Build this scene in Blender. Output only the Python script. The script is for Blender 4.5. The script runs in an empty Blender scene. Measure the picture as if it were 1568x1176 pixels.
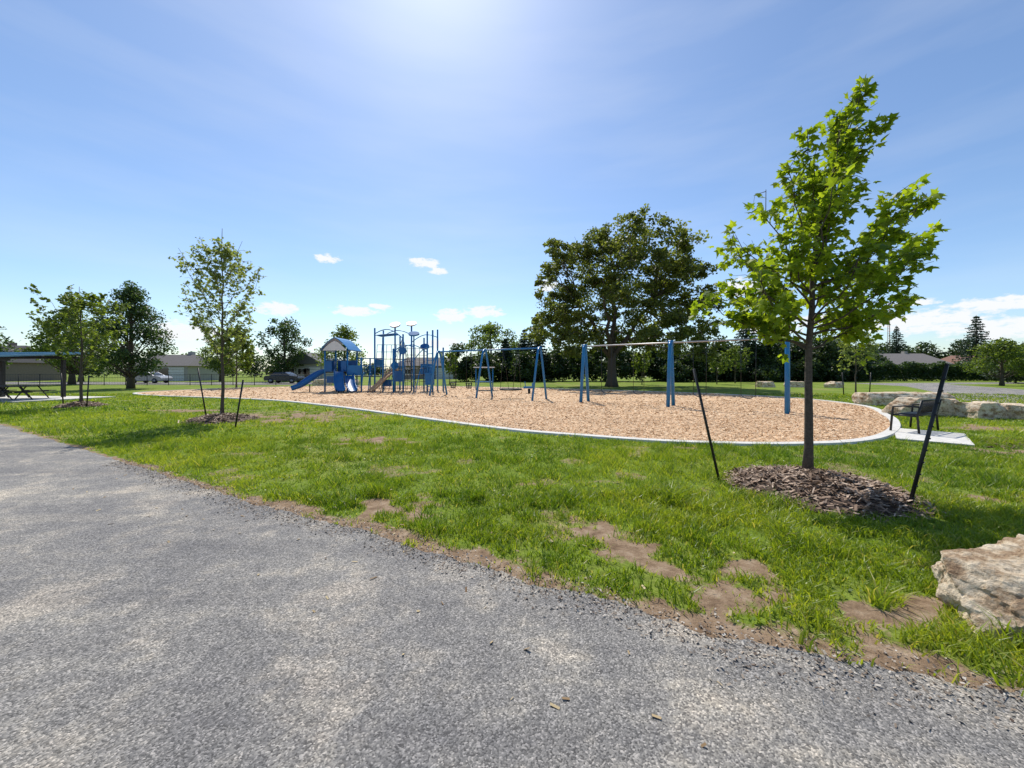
import bpy, bmesh, math, numpy as np
from mathutils import Vector, noise as mnoise
rad=math.radians
scene=bpy.context.scene
COL=scene.collection
# ---------------------------------------------------------------- helpers
TN=np.random.RandomState(7).rand(256,256)
def vnoise(x,y,s=0):
    x=np.asarray(x,float)+s*17.3; y=np.asarray(y,float)+s*9.1
    xi=np.floor(x).astype(int); yi=np.floor(y).astype(int)
    fx=x-xi; fy=y-yi; fx=fx*fx*(3-2*fx); fy=fy*fy*(3-2*fy)
    a=TN[xi&255,yi&255]; b=TN[(xi+1)&255,yi&255]; c=TN[xi&255,(yi+1)&255]; d=TN[(xi+1)&255,(yi+1)&255]
    return (a*(1-fx)+b*fx)*(1-fy)+(c*(1-fx)+d*fx)*fy
def fbm(x,y,o=4,s=0):
    t=0;a=.5;n=0
    for i in range(o):
        t=t+a*vnoise(np.asarray(x)*2**i,np.asarray(y)*2**i,s+i); n+=a; a*=.5
    return t/n
def inpoly(x,y,P):
    x=np.asarray(x);y=np.asarray(y);ins=np.zeros(x.shape,bool)
    n=len(P)
    for i in range(n):
        x1,y1=P[i];x2,y2=P[(i+1)%n]
        if y1==y2: continue
        c=((y1>y)!=(y2>y))&(x<(x2-x1)*(y-y1)/(y2-y1)+x1)
        ins^=c
    return ins
def norm(a): return a/np.maximum(np.linalg.norm(a,axis=-1,keepdims=True),1e-9)

class MB:
    def __init__(s): s.c=[]
    def add(s,v,f,mat=0,tint=.5,smooth=False):
        v=np.asarray(v,float).reshape(-1,3)
        if len(v)==0: return
        t=np.full(len(v),tint) if np.isscalar(tint) else np.asarray(tint,float)
        if isinstance(f,np.ndarray): s.c.append((v,[f],mat,t,smooth))
        else:
            g={}
            for q in f: g.setdefault(len(q),[]).append(q)
            s.c.append((v,[np.array(x) for x in g.values()],mat,t,smooth))
    def box(s,c,d,mat=0,rz=0,tint=.5,rx=0):
        v=np.array([[i,j,k] for k in(-.5,.5) for j in(-.5,.5) for i in(-.5,.5)])*np.array(d)
        if rx:
            y=v[:,1]*math.cos(rx)-v[:,2]*math.sin(rx);z=v[:,1]*math.sin(rx)+v[:,2]*math.cos(rx);v[:,1]=y;v[:,2]=z
        if rz:
            x=v[:,0]*math.cos(rz)-v[:,1]*math.sin(rz);y=v[:,0]*math.sin(rz)+v[:,1]*math.cos(rz);v[:,0]=x;v[:,1]=y
        s.add(v+np.array(c),[(0,2,3,1),(4,5,7,6),(0,1,5,4),(2,6,7,3),(0,4,6,2),(1,3,7,5)],mat,tint)
    def tube(s,P,r,mat=0,n=8,tint=.5,cap=True):
        P=np.asarray(P,float);m=len(P)
        r=np.full(m,r) if np.isscalar(r) else np.asarray(r,float)
        T=np.gradient(P,axis=0);T=norm(T)
        ref=np.array([0,0,1.]) if abs(T[:,2]).mean()<.8 else np.array([1.,0,0])
        U=norm(np.cross(T,ref));W=np.cross(T,U)
        a=np.linspace(0,2*math.pi,n,endpoint=False)
        V=(P[:,None]+r[:,None,None]*(np.cos(a)[None,:,None]*U[:,None]+np.sin(a)[None,:,None]*W[:,None])).reshape(-1,3)
        i=np.arange(m-1)[:,None]*n;j=np.arange(n)[None];k=(j+1)%n
        F=np.stack([i+j,i+k,i+n+k,i+n+j],-1).reshape(-1,4)
        fs=[tuple(q) for q in F]
        if cap: fs+= [tuple(range(n))[::-1],tuple(range((m-1)*n,m*n))]
        s.add(V,fs,mat,tint,True)
    def obj(s,name,mats,parent=None):
        vs=[];lv=[];lt=[];mi=[];ti=[];sm=[];o=0
        for v,fl,m,t,smo in s.c:
            vs.append(v);ti.append(t)
            for f in fl:
                lv.append((f+o).ravel());lt.append(np.full(len(f),f.shape[1]));mi.append(np.full(len(f),m));sm.append(np.full(len(f),smo))
            o+=len(v)
        vs=np.concatenate(vs);lv=np.concatenate(lv);lt=np.concatenate(lt);mi=np.concatenate(mi);ti=np.concatenate(ti);sm=np.concatenate(sm)
        me=bpy.data.meshes.new(name)
        me.vertices.add(len(vs));me.vertices.foreach_set('co',vs.ravel().astype(np.float32))
        me.loops.add(len(lv));me.loops.foreach_set('vertex_index',lv.astype(np.int32))
        me.polygons.add(len(lt))
        st=np.concatenate([[0],np.cumsum(lt)[:-1]])
        me.polygons.foreach_set('loop_start',st.astype(np.int32));me.polygons.foreach_set('loop_total',lt.astype(np.int32))
        for m in mats: me.materials.append(m)
        me.polygons.foreach_set('material_index',mi.astype(np.int32))
        me.polygons.foreach_set('use_smooth',sm.astype(bool))
        me.update(calc_edges=True)
        at=me.attributes.new('tint','FLOAT','POINT');at.data.foreach_set('value',ti.astype(np.float32))
        ob=bpy.data.objects.new(name,me);COL.objects.link(ob)
        if parent: ob.parent=parent
        return ob
def empty(name):
    e=bpy.data.objects.new(name,None);COL.objects.link(e);e.empty_display_size=.3;return e

# ---------------------------------------------------------------- materials
def newmat(name):
    m=bpy.data.materials.new(name);m.use_nodes=True;nt=m.node_tree;nt.nodes.clear()
    out=nt.nodes.new('ShaderNodeOutputMaterial');return m,nt,out
def N(nt,t,**k):
    n=nt.nodes.new(t)
    for a,b in k.items(): setattr(n,a,b)
    return n
def ramp(nt,stops,interp='LINEAR'):
    r=nt.nodes.new('ShaderNodeValToRGB');r.color_ramp.interpolation=interp
    e=r.color_ramp.elements
    while len(e)<len(stops): e.new(.5)
    for i,(p,c) in enumerate(stops): e[i].position=p;e[i].color=(*c,1)
    return r
def noiseN(nt,co,scale,detail=4,rough=.55):
    n=N(nt,'ShaderNodeTexNoise');n.inputs['Scale'].default_value=scale;n.inputs['Detail'].default_value=detail;n.inputs['Roughness'].default_value=rough
    nt.links.new(co,n.inputs['Vector']);return n
def bumpN(nt,h,st,dist):
    b=N(nt,'ShaderNodeBump');b.inputs['Strength'].default_value=st;b.inputs['Distance'].default_value=dist
    nt.links.new(h,b.inputs['Height']);return b
def pmat(name,col,rough=.6,metal=0,scale=12,var=.25,bump=.2,bd=.01,spec=.5):
    m,nt,out=newmat(name)
    tc=N(nt,'ShaderNodeTexCoord');n=noiseN(nt,tc.outputs['Object'],scale,5)
    a=tuple(c*(1-var) for c in col);b=tuple(min(1,c*(1+var)) for c in col)
    r=ramp(nt,[(.3,a),(.7,b)]);nt.links.new(n.outputs['Fac'],r.inputs[0])
    p=N(nt,'ShaderNodeBsdfPrincipled');p.inputs['Roughness'].default_value=rough;p.inputs['Metallic'].default_value=metal;p.inputs['Specular IOR Level'].default_value=spec
    nt.links.new(r.outputs[0],p.inputs['Base Color'])
    if bump: nt.links.new(bumpN(nt,n.outputs['Fac'],bump,bd).outputs[0],p.inputs['Normal'])
    nt.links.new(p.outputs[0],out.inputs[0]);return m
def leafmat(name,stops,tr=.45,rough=.5,spec=.35,tcol=None):
    m,nt,out=newmat(name)
    a=N(nt,'ShaderNodeAttribute',attribute_name='tint')
    if len(stops)==2 and not isinstance(stops[0][1],tuple): stops=[(0,stops[0]),(1,stops[1])]
    r=ramp(nt,stops);nt.links.new(a.outputs['Fac'],r.inputs[0])
    p=N(nt,'ShaderNodeBsdfPrincipled');p.inputs['Roughness'].default_value=rough;p.inputs['Specular IOR Level'].default_value=spec
    nt.links.new(r.outputs[0],p.inputs['Base Color'])
    t=N(nt,'ShaderNodeBsdfTranslucent')
    mx=N(nt,'ShaderNodeMix',data_type='RGBA',blend_type='MULTIPLY');mx.inputs[0].default_value=1
    nt.links.new(r.outputs[0],mx.inputs[6]);mx.inputs[7].default_value=(*(tcol or (1.9,1.75,.7)),1)
    nt.links.new(mx.outputs[2],t.inputs[0])
    ms=N(nt,'ShaderNodeMixShader');ms.inputs[0].default_value=tr
    nt.links.new(p.outputs[0],ms.inputs[1]);nt.links.new(t.outputs[0],ms.inputs[2]);nt.links.new(ms.outputs[0],out.inputs[0]);return m
def tintmat(name,stops,rough=.8,spec=.3):
    m,nt,out=newmat(name)
    a=N(nt,'ShaderNodeAttribute',attribute_name='tint')
    r=ramp(nt,stops);nt.links.new(a.outputs['Fac'],r.inputs[0])
    p=N(nt,'ShaderNodeBsdfPrincipled');p.inputs['Roughness'].default_value=rough;p.inputs['Specular IOR Level'].default_value=spec
    nt.links.new(r.outputs[0],p.inputs['Base Color']);nt.links.new(p.outputs[0],out.inputs[0]);return m

M_bark=pmat('bark',(.085,.068,.052),.9,scale=30,var=.4,bump=.8,bd=.02)
M_barky=pmat('young_bark',(.085,.066,.05),.85,scale=40,var=.4,bump=.6,bd=.01)
M_maple=leafmat('maple_leaf',[(.07,.14,.012),(.27,.36,.03)],.58)
M_young=leafmat('young_leaf',[(.11,.15,.06),(.26,.33,.12)],.5)
M_oak=leafmat('oak_leaf',[(.045,.07,.018),(.19,.235,.06)],.48)
M_darkl=leafmat('dark_leaf',[(.022,.05,.018),(.085,.145,.05)],.38)
M_mass=leafmat('distant_leaf',[(.016,.036,.014),(.065,.105,.036)],.33)
M_midl=leafmat('mid_leaf',[(.05,.09,.018),(.18,.25,.055)],.45)
M_spr=leafmat('spruce_needle',[(.014,.032,.018),(.05,.085,.045)],.15)
M_blue=pmat('blue_paint',(.008,.16,.40),.35,scale=3,var=.12,bump=0)
M_blued=pmat('blue_plastic',(.008,.11,.32),.35,scale=3,var=.12,bump=0)
M_galv=pmat('galvanised_steel',(.4,.4,.4),.45,.8,scale=10,var=.1,bump=0)
M_black=pmat('black_steel',(.012,.012,.013),.5,scale=30,var=.3,bump=.1)
M_tan=pmat('tan_plastic',(.48,.30,.16),.5,scale=4,var=.12,bump=0)
M_conc=pmat('concrete',(.60,.58,.53),.85,scale=9,var=.14,bump=.25,bd=.01)
M_white=pmat('white_paint',(.7,.7,.68),.6,scale=5,var=.06,bump=0)
M_glass=pmat('dark_glass',(.02,.025,.03),.08,scale=2,var=.1,bump=0,spec=.8)

def limestone(name):
    m,nt,out=newmat(name)
    tc=N(nt,'ShaderNodeTexCoord')
    mp=N(nt,'ShaderNodeMapping');mp.inputs['Scale'].default_value=(1,1,1.8);nt.links.new(tc.outputs['Object'],mp.inputs[0])
    n=noiseN(nt,mp.outputs[0],4.0,10,.68);r=ramp(nt,[(.34,(.20,.12,.07)),(.44,(.46,.33,.21)),(.51,(.70,.58,.42)),(.72,(.84,.75,.60))]);nt.links.new(n.outputs['Fac'],r.inputs[0])
    n2=noiseN(nt,tc.outputs['Object'],30,8,.75)
    r2=ramp(nt,[(.34,(.62,.57,.52)),(.55,(1.05,1.05,1.05))]);nt.links.new(n2.outputs['Fac'],r2.inputs[0])
    mx=N(nt,'ShaderNodeMix',data_type='RGBA',blend_type='MULTIPLY');mx.inputs[0].default_value=1;nt.links.new(r.outputs[0],mx.inputs[6]);nt.links.new(r2.outputs[0],mx.inputs[7])
    p=N(nt,'ShaderNodeBsdfPrincipled');p.inputs['Roughness'].default_value=.9;p.inputs['Specular IOR Level'].default_value=.2
    nt.links.new(mx.outputs[2],p.inputs['Base Color'])
    ad=N(nt,'ShaderNodeMath',operation='ADD');nt.links.new(n2.outputs['Fac'],ad.inputs[0]);nt.links.new(n.outputs['Fac'],ad.inputs[1])
    nt.links.new(bumpN(nt,ad.outputs[0],.9,.03).outputs[0],p.inputs['Normal']);nt.links.new(p.outputs[0],out.inputs[0]);return m
M_lime=limestone('limestone')

def asphalt(name,base,scale=130):
    m,nt,out=newmat(name)
    tc=N(nt,'ShaderNodeTexCoord');co=tc.outputs['Object']
    v=N(nt,'ShaderNodeTexVoronoi');v.inputs['Scale'].default_value=scale;nt.links.new(co,v.inputs['Vector'])
    sep=N(nt,'ShaderNodeSeparateColor');nt.links.new(v.outputs['Color'],sep.inputs[0])
    b=base
    r=ramp(nt,[(0,(b*.38,b*.37,b*.36)),(.4,(b*.86,b*.84,b*.81)),(.8,(b*1.28,b*1.24,b*1.17)),(1,(b*2.1,b*2.0,b*1.88))]);nt.links.new(sep.outputs[0],r.inputs[0])
    n0=noiseN(nt,co,.35,5,.6);r0=ramp(nt,[(.4,(.88,.88,.89)),(.6,(1.1,1.09,1.06))]);nt.links.new(n0.outputs['Fac'],r0.inputs[0])
    n1=noiseN(nt,co,1.3,10,.68);r1=ramp(nt,[(.40,(.84,.84,.85)),(.50,(.97,.965,.955)),(.545,(1.16,1.13,1.07)),(.60,(1.5,1.41,1.27)),(.70,(1.75,1.62,1.42))]);nt.links.new(n1.outputs['Fac'],r1.inputs[0])
    n2=noiseN(nt,co,7,6,.7);r2=ramp(nt,[(.35,(.85,.85,.86)),(.7,(1.16,1.14,1.10))]);nt.links.new(n2.outputs['Fac'],r2.inputs[0])
    # wheel-track streaks running along the path
    mp=N(nt,'ShaderNodeMapping');mp.inputs['Rotation'].default_value=(0,0,.6);mp.inputs['Scale'].default_value=(.16,2.0,1);nt.links.new(co,mp.inputs[0])
    n4=noiseN(nt,mp.outputs[0],1.0,6,.6);r4=ramp(nt,[(.36,(.80,.80,.82)),(.5,(1,1,1)),(.64,(1.22,1.19,1.13))]);nt.links.new(n4.outputs['Fac'],r4.inputs[0])
    cur=r.outputs[0]
    for q in(r0,r1,r2,r4):
        mx=N(nt,'ShaderNodeMix',data_type='RGBA',blend_type='MULTIPLY');mx.inputs[0].default_value=1
        nt.links.new(cur,mx.inputs[6]);nt.links.new(q.outputs[0],mx.inputs[7]);cur=mx.outputs[2]
    p=N(nt,'ShaderNodeBsdfPrincipled');p.inputs['Roughness'].default_value=.75;p.inputs['Specular IOR Level'].default_value=.25
    nt.links.new(cur,p.inputs['Base Color'])
    inv=N(nt,'ShaderNodeMath',operation='SUBTRACT');inv.inputs[0].default_value=1;nt.links.new(v.outputs['Distance'],inv.inputs[1])
    nt.links.new(bumpN(nt,inv.outputs[0],.45,.005).outputs[0],p.inputs['Normal']);nt.links.new(p.outputs[0],out.inputs[0]);return m
M_asph=asphalt('asphalt',.21)

def groundmat():
    m,nt,out=newmat('lawn_soil')
    tc=N(nt,'ShaderNodeTexCoord');co=tc.outputs['Object']
    a=N(nt,'ShaderNodeAttribute',attribute_name='tint')
    ng=noiseN(nt,co,.35,6,.6);ng2=noiseN(nt,co,14,5,.7)
    rg=ramp(nt,[(.3,(.12,.19,.02)),(.5,(.18,.25,.035)),(.7,(.27,.285,.075))]);nt.links.new(ng.outputs['Fac'],rg.inputs[0])
    rg2=ramp(nt,[(.3,(.45,.45,.45)),(.7,(1.35,1.35,1.3))]);nt.links.new(ng2.outputs['Fac'],rg2.inputs[0])
    mg=N(nt,'ShaderNodeMix',data_type='RGBA',blend_type='MULTIPLY');mg.inputs[0].default_value=1;nt.links.new(rg.outputs[0],mg.inputs[6]);nt.links.new(rg2.outputs[0],mg.inputs[7])
    nd=noiseN(nt,co,7,8,.7);rd=ramp(nt,[(.28,(.12,.075,.045)),(.5,(.28,.195,.125)),(.75,(.46,.36,.26))]);nt.links.new(nd.outputs['Fac'],rd.inputs[0])
    ne=noiseN(nt,co,18,5,.7)
    ad=N(nt,'ShaderNodeMath',operation='ADD');nt.links.new(a.outputs['Fac'],ad.inputs[0])
    ml=N(nt,'ShaderNodeMath',operation='MULTIPLY_ADD');nt.links.new(ne.outputs['Fac'],ml.inputs[0]);ml.inputs[1].default_value=1.6;ml.inputs[2].default_value=-.8
    nt.links.new(ml.outputs[0],ad.inputs[1])
    rm=ramp(nt,[(.3,(0,0,0)),(.65,(1,1,1))]);nt.links.new(ad.outputs[0],rm.inputs[0])
    mx=N(nt,'ShaderNodeMix',data_type='RGBA');nt.links.new(rm.outputs[0],mx.inputs[0]);nt.links.new(mg.outputs[2],mx.inputs[6]);nt.links.new(rd.outputs[0],mx.inputs[7])
    p=N(nt,'ShaderNodeBsdfPrincipled');p.inputs['Roughness'].default_value=.95;p.inputs['Specular IOR Level'].default_value=.1
    nt.links.new(mx.outputs[2],p.inputs['Base Color'])
    nb=noiseN(nt,co,45,5,.75)
    nt.links.new(bumpN(nt,nb.outputs['Fac'],.8,.02).outputs[0],p.inputs['Normal']);nt.links.new(p.outputs[0],out.inputs[0]);return m
M_ground=groundmat()
def chipsheet():
    m,nt,out=newmat('wood_chip_bed')
    tc=N(nt,'ShaderNodeTexCoord');co=tc.outputs['Object']
    v=N(nt,'ShaderNodeTexVoronoi');v.inputs['Scale'].default_value=26
    n0=noiseN(nt,co,8,3);mm=N(nt,'ShaderNodeMixRGB');mm.inputs[0].default_value=.06;nt.links.new(co,mm.inputs[1]);nt.links.new(n0.outputs['Color'],mm.inputs[2]);nt.links.new(mm.outputs[0],v.inputs['Vector'])
    sep=N(nt,'ShaderNodeSeparateColor');nt.links.new(v.outputs['Color'],sep.inputs[0])
    r=ramp(nt,[(0,(.31,.18,.09)),(.4,(.60,.40,.235)),(1,(.84,.64,.43))]);nt.links.new(sep.outputs[0],r.inputs[0])
    n1=noiseN(nt,co,.5,5);r1=ramp(nt,[(.35,(.86,.83,.79)),(.65,(1.1,1.08,1.05))]);nt.links.new(n1.outputs['Fac'],r1.inputs[0])
    mx=N(nt,'ShaderNodeMix',data_type='RGBA',blend_type='MULTIPLY');mx.inputs[0].default_value=1;nt.links.new(r.outputs[0],mx.inputs[6]);nt.links.new(r1.outputs[0],mx.inputs[7])
    p=N(nt,'ShaderNodeBsdfPrincipled');p.inputs['Roughness'].default_value=.85;p.inputs['Specular IOR Level'].default_value=.2
    nt.links.new(mx.outputs[2],p.inputs['Base Color'])
    nt.links.new(bumpN(nt,v.outputs['Distance'],.7,.03).outputs[0],p.inputs['Normal']);nt.links.new(p.outputs[0],out.inputs[0]);return m
M_chips=chipsheet()
M_chip=tintmat('wood_chip',[(0,(.31,.18,.09)),(.5,(.68,.46,.27)),(1,(.86,.67,.46))])
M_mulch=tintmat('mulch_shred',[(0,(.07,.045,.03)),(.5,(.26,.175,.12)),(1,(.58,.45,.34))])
M_mulchb=pmat('mulch_base',(.08,.05,.035),.95,scale=30,var=.5,bump=.8,bd=.03)
M_grass=leafmat('grass_blade',[(0,(.065,.14,.012)),(.45,(.18,.265,.022)),(.85,(.33,.39,.05)),(1,(.48,.42,.18))],.5,.42,.4,(1.5,1.42,.5))

# ---------------------------------------------------------------- layout
PX=np.array([-90,-60,-40,-15.3,-8.57,-5.34,-3.2,-1.45,-.59,.08,.54,.92,1.4,1.85,2.22,2.55,4,10,40])
PY=np.array([52,36,24.5,11.5,7.72,5.89,4.66,3.81,3.34,2.97,2.74,2.5,2.26,2.11,2.0,1.91,1.55,.3,-6])
def yedge(x):
    x=np.asarray(x,float)
    return np.interp(x,PX,PY)+(fbm(x*2.2,x*0+3,3,5)-.5)*.2+(fbm(x*9,x*0+8,3,15)-.5)*.10
CP=[(-24.5,25.6),(-13.95,21.4),(-8.6,17.8),(-4.46,14.3),(-1.68,11.8),(.28,10.24),(1.86,9.42),(3.23,8.8),(4.55,8.49),(5.94,8.41),(7.64,8.72),(9.3,9.7),(11.3,11.5),(13.3,13.85),(15.9,17.8),(16.2,23),(12.5,27.7),(6.4,32.5),(-5.6,39),(-16.3,41),(-24.5,37),(-27.5,30)]
def catmull(P,k=12):
    P=np.array(P);n=len(P);o=[]
    for i in range(n):
        a,b,c,d=P[i-1],P[i],P[(i+1)%n],P[(i+2)%n]
        for t in np.arange(k)/k:
            o.append(.5*((2*b)+(-a+c)*t+(2*a-5*b+4*c-d)*t*t+(-a+3*b-3*c+d)*t**3))
    return np.array(o)
IN=catmull(CP)
T=np.roll(IN,-1,0)-np.roll(IN,1,0);T=norm(T);NR=np.stack([T[:,1],-T[:,0]],1)
OUT=IN+NR*.24
OUT2=IN+NR*.27
PADC=[(8.9,8.9),(9.75,8.1),(11.3,9.6),(10.5,10.6)]
SHPAD=[(-37,18.6),(-25.0,19.3),(-23.9,23.2),(-36,24.5)]
RINGS=[(4.1,5.2,1.02),(-9.4,12.45,.95),(-19.5,17.4,.8)]
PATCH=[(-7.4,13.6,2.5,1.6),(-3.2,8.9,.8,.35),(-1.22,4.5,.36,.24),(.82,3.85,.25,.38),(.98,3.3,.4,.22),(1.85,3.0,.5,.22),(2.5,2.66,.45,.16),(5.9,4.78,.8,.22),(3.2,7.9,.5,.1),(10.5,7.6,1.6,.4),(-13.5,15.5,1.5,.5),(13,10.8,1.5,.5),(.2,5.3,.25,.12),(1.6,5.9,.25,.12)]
def bare(x,y):
    b=np.zeros(np.shape(x))
    wx=x+(fbm(x*1.9,y*1.9,3,71)-.5)*.9;wy=y+(fbm(x*1.9,y*1.9,3,81)-.5)*.9
    wob=(fbm(x*4.5,y*4.5,5,1)-.5)*5.5
    for cx,cy,rx,ry in PATCH:
        d=((wx-cx)/rx)**2+((wy-cy)/ry)**2
        b=np.maximum(b,np.clip(.88-d*.55+wob*.62,0,1)*np.clip((3.6-d)*.8,0,1))
    # trodden soil along the path edge, widest in the middle stretch
    de=(y-yedge(x))*.85
    mid=np.exp(-((x+1.6)/1.9)**2)*.30+np.exp(-((x-.3)/.5)**2)*.12+np.exp(-((x-2.0)/.5)**2)*.14
    wd=.05+.30*np.clip(fbm(x*1.3,y*1.3,4,2),0,1)**1.7+mid*(.35+1.3*fbm(x*2.3,x*0,3,19))
    strip=np.clip(1.45*(1-de/wd),0,1)
    b=np.maximum(b,np.clip(strip+wob*.35*(de<wd*1.2)*(strip>0),0,1))
    sp=fbm(x*1.6,y*1.6,5,11)
    b=np.maximum(b,np.clip((sp-.63)*5,0,.5))
    return b

def axis(segs):
    o=[]
    for a,b,s in segs: o.append(np.arange(a,b,s))
    return np.concatenate(o+[[segs[-1][1]]])
ax=axis([(-3000,-400,400),(-400,-100,30),(-100,-26,4),(-26,-8,.3),(-8,8,.05),(8,26,.3),(26,100,4),(100,400,30),(400,3000,400)])
ay=axis([(-300,-20,30),(-20,1,1.5),(1,9,.05),(9,30,.25),(30,100,3),(100,400,30),(400,4000,400)])
GX,GY=np.meshgrid(ax,ay)
nx=len(ax);ny=len(ay)
v=np.stack([GX.ravel(),GY.ravel(),np.zeros(GX.size)],1)
i=np.arange(ny-1)[:,None]*nx;j=np.arange(nx-1)[None]
f=np.stack([i+j,i+j+1,i+nx+j+1,i+nx+j],-1).reshape(-1,4)
g=MB();g.add(v,f,0,bare(v[:,0],v[:,1]));g.obj('ground',[M_ground])

xs=np.concatenate([np.arange(-90,-20,.5),np.arange(-20,8,.02),np.arange(8,40,.5)])
top=np.stack([xs,yedge(xs)+(vnoise(xs*25,xs*0,3)-.5)*.035,np.full(len(xs),.004)],1)
bot=top.copy();bot[:,1]=np.interp(xs,PX,PY)-9
n=len(xs);k=np.arange(n-1)
g=MB();g.add(np.vstack([bot,top]),np.stack([k,k+1,k+1+n,k+n],1));g.obj('asphalt_path',[M_asph])

def poly(name,P,z,mat,th=0):
    me=bpy.data.meshes.new(name);bm=bmesh.new()
    vs=[bm.verts.new((p[0],p[1],z)) for p in P];fc=bm.faces.new(vs)
    if fc.normal.z<0: bmesh.ops.reverse_faces(bm,faces=[fc])
    if th:
        bmesh.ops.extrude_face_region(bm,geom=[fc])
        for e in vs: e.co.z-=th
    bmesh.ops.triangulate(bm,faces=[q for q in bm.faces if len(q.verts)>4])
    bmesh.ops.recalc_face_normals(bm,faces=bm.faces)
    bm.to_mesh(me);bm.free();me.materials.append(mat)
    ob=bpy.data.objects.new(name,me);COL.objects.link(ob);return ob
poly('wood_chip_surface',[tuple(p) for p in IN],.02,M_chips)
g=MB();n=len(IN)
def ring(P,z): return np.column_stack([P,np.full(len(P),z)])
V=np.vstack([ring(IN,.0),ring(IN+NR*.01,.055),ring(OUT-NR*.02,.05),ring(OUT,0)])
k=np.arange(n);k2=(k+1)%n
g.add(V,np.concatenate([np.stack([k+a*n,k2+a*n,k2+(a+1)*n,k+(a+1)*n],1) for a in range(3)]));g.obj('concrete_kerb',[M_conc])
poly('asphalt_path',[(20,9),(19.5,14),(23,19),(31,28),(41,40),(44,50),(120,62),(120,56),(52,46),(46,36),(40,28),(37,20),(38,9)],.004,asphalt('asphalt_far',.22,60))
poly('parking_lot',[(-110,46),(-24,44),(-24,54),(-110,58)],.004,asphalt('asphalt_lot',.18,60))
poly('concrete_pad',PADC,.04,M_conc,.04)
poly('concrete_pad',SHPAD,.06,M_conc,.06)

# ---------------------------------------------------------------- grass blades
R=np.random.RandomState(3)
g=MB()
def ok(x,y):
    m=(y>yedge(x)-.03)
    m&=~inpoly(x,y,OUT2[::3])
    m&=~inpoly(x,y,PADC);m&=~inpoly(x,y,SHPAD)
    for cx,cy,r in RINGS: m&=((x-cx)**2+(y-cy)**2)>(r*.93)**2
    return m
def blades(x0,x1,y0,y1,dens,w,h,mode):
    nb=int((x1-x0)*(y1-y0)*dens)
    x=R.uniform(x0,x1,nb);y=R.uniform(y0,y1,nb)
    cl=fbm(x*5,y*5,3,21)
    keep=(np.abs(x)<1.55*y+1.5)&(R.rand(nb)<np.clip(.4+(cl-.35)*3,.2,1))
    x=x[keep];y=y[keep];m=ok(x,y);x=x[m];y=y[m]
    b=bare(x,y);m=R.rand(len(x))>b*1.1-.06;x=x[m];y=y[m];b=b[m];nb=len(x)
    if nb==0:return
    big=fbm(x*.9,y*.9,3,31);cl=fbm(x*5,y*5,3,21);tuft=np.clip((fbm(x*2.6,y*2.6,2,51)-.58)*6,0,1)
    hh=h*R.uniform(.45,1.3,nb)*(1-.55*b)*(.5+.9*big)*(.45+1.1*cl)*(1+1.1*tuft)
    a=R.uniform(0,2*math.pi,nb);ta=R.uniform(0,2*math.pi,nb);ln=hh*R.uniform(.3,1.3,nb)
    ww=w*R.uniform(.6,1.5,nb)
    dx=np.cos(a)*ww/2;dy=np.sin(a)*ww/2;lx=np.cos(ta)*ln;ly=np.sin(ta)*ln;z0=np.full(nb,-.002)
    tint=.04+.75*big+R.normal(0,.16,nb)+.5*(fbm(x*.3,y*.3,2,41)-.4)-.15*tuft+.15*b
    tint=np.where(R.rand(nb)<.05+.25*b,R.uniform(.88,1,nb),np.clip(tint,0,.86))
    B0=np.stack([x-dx,y-dy,z0],1);B1=np.stack([x+dx,y+dy,z0],1);Tp=np.stack([x+lx,y+ly,hh],1)
    if mode==5:
        M0=np.stack([x-dx*.8+lx*.35,y-dy*.8+ly*.35,hh*.65],1);M1=np.stack([x+dx*.8+lx*.35,y+dy*.8+ly*.35,hh*.65],1)
        V=np.stack([B0,B1,M1,M0],1).reshape(-1,3);k=np.arange(nb)*4
        g.add(V,np.stack([k,k+1,k+2,k+3],1),0,np.repeat(tint,4),True)
        V2=np.stack([M0,M1,Tp],1).reshape(-1,3);k=np.arange(nb)*3
        g.add(V2,np.stack([k,k+1,k+2],1),0,np.repeat(tint,3),True)
    else:
        V=np.stack([B0,B1,Tp],1).reshape(-1,3);k=np.arange(nb)*3
        g.add(V,np.stack([k,k+1,k+2],1),0,np.repeat(tint,3),True)
blades(-6,9,1.2,5,3600,.0085,.075,5)
blades(-12,13,5,9,1700,.012,.065,3)
blades(-22,22,9,15,600,.02,.06,3)
blades(-36,34,15,27,150,.038,.06,3)
def leafdiamonds(mb,C,S,rng,mat,tint,up=.3,asp=.6):
    C=np.asarray(C);n=len(C)
    nrm=rng.normal(size=(n,3));nrm[:,2]=np.abs(nrm[:,2])+up;nrm=norm(nrm)
    t=norm(np.cross(nrm,rng.normal(size=(n,3))));b=np.cross(nrm,t)
    S=np.broadcast_to(S,(n,))[:,None]
    V=np.stack([C-t*S*.5,C+b*S*.5*asp,C+t*S*.5,C-b*S*.5*asp],1).reshape(-1,3)
    k=np.arange(n)*4
    mb.add(V,np.stack([k,k+1,k+2,k+3],1),mat,np.repeat(tint,4))
nb=26000;x=R.uniform(-6,8,nb);y=R.uniform(1.5,8,nb)
m=(fbm(x*1.7,y*1.7,3,61)>.56)&ok(x,y);x=x[m];y=y[m];m=bare(x,y)<.3;x=x[m];y=y[m]
leafdiamonds(g,np.stack([x,y,R.uniform(.015,.045,len(x))],1),R.uniform(.015,.035,len(x)),R,0,np.clip(R.normal(.25,.12,len(x)),0,.8),1.0,.8)
g.obj('grass',[M_grass])

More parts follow.
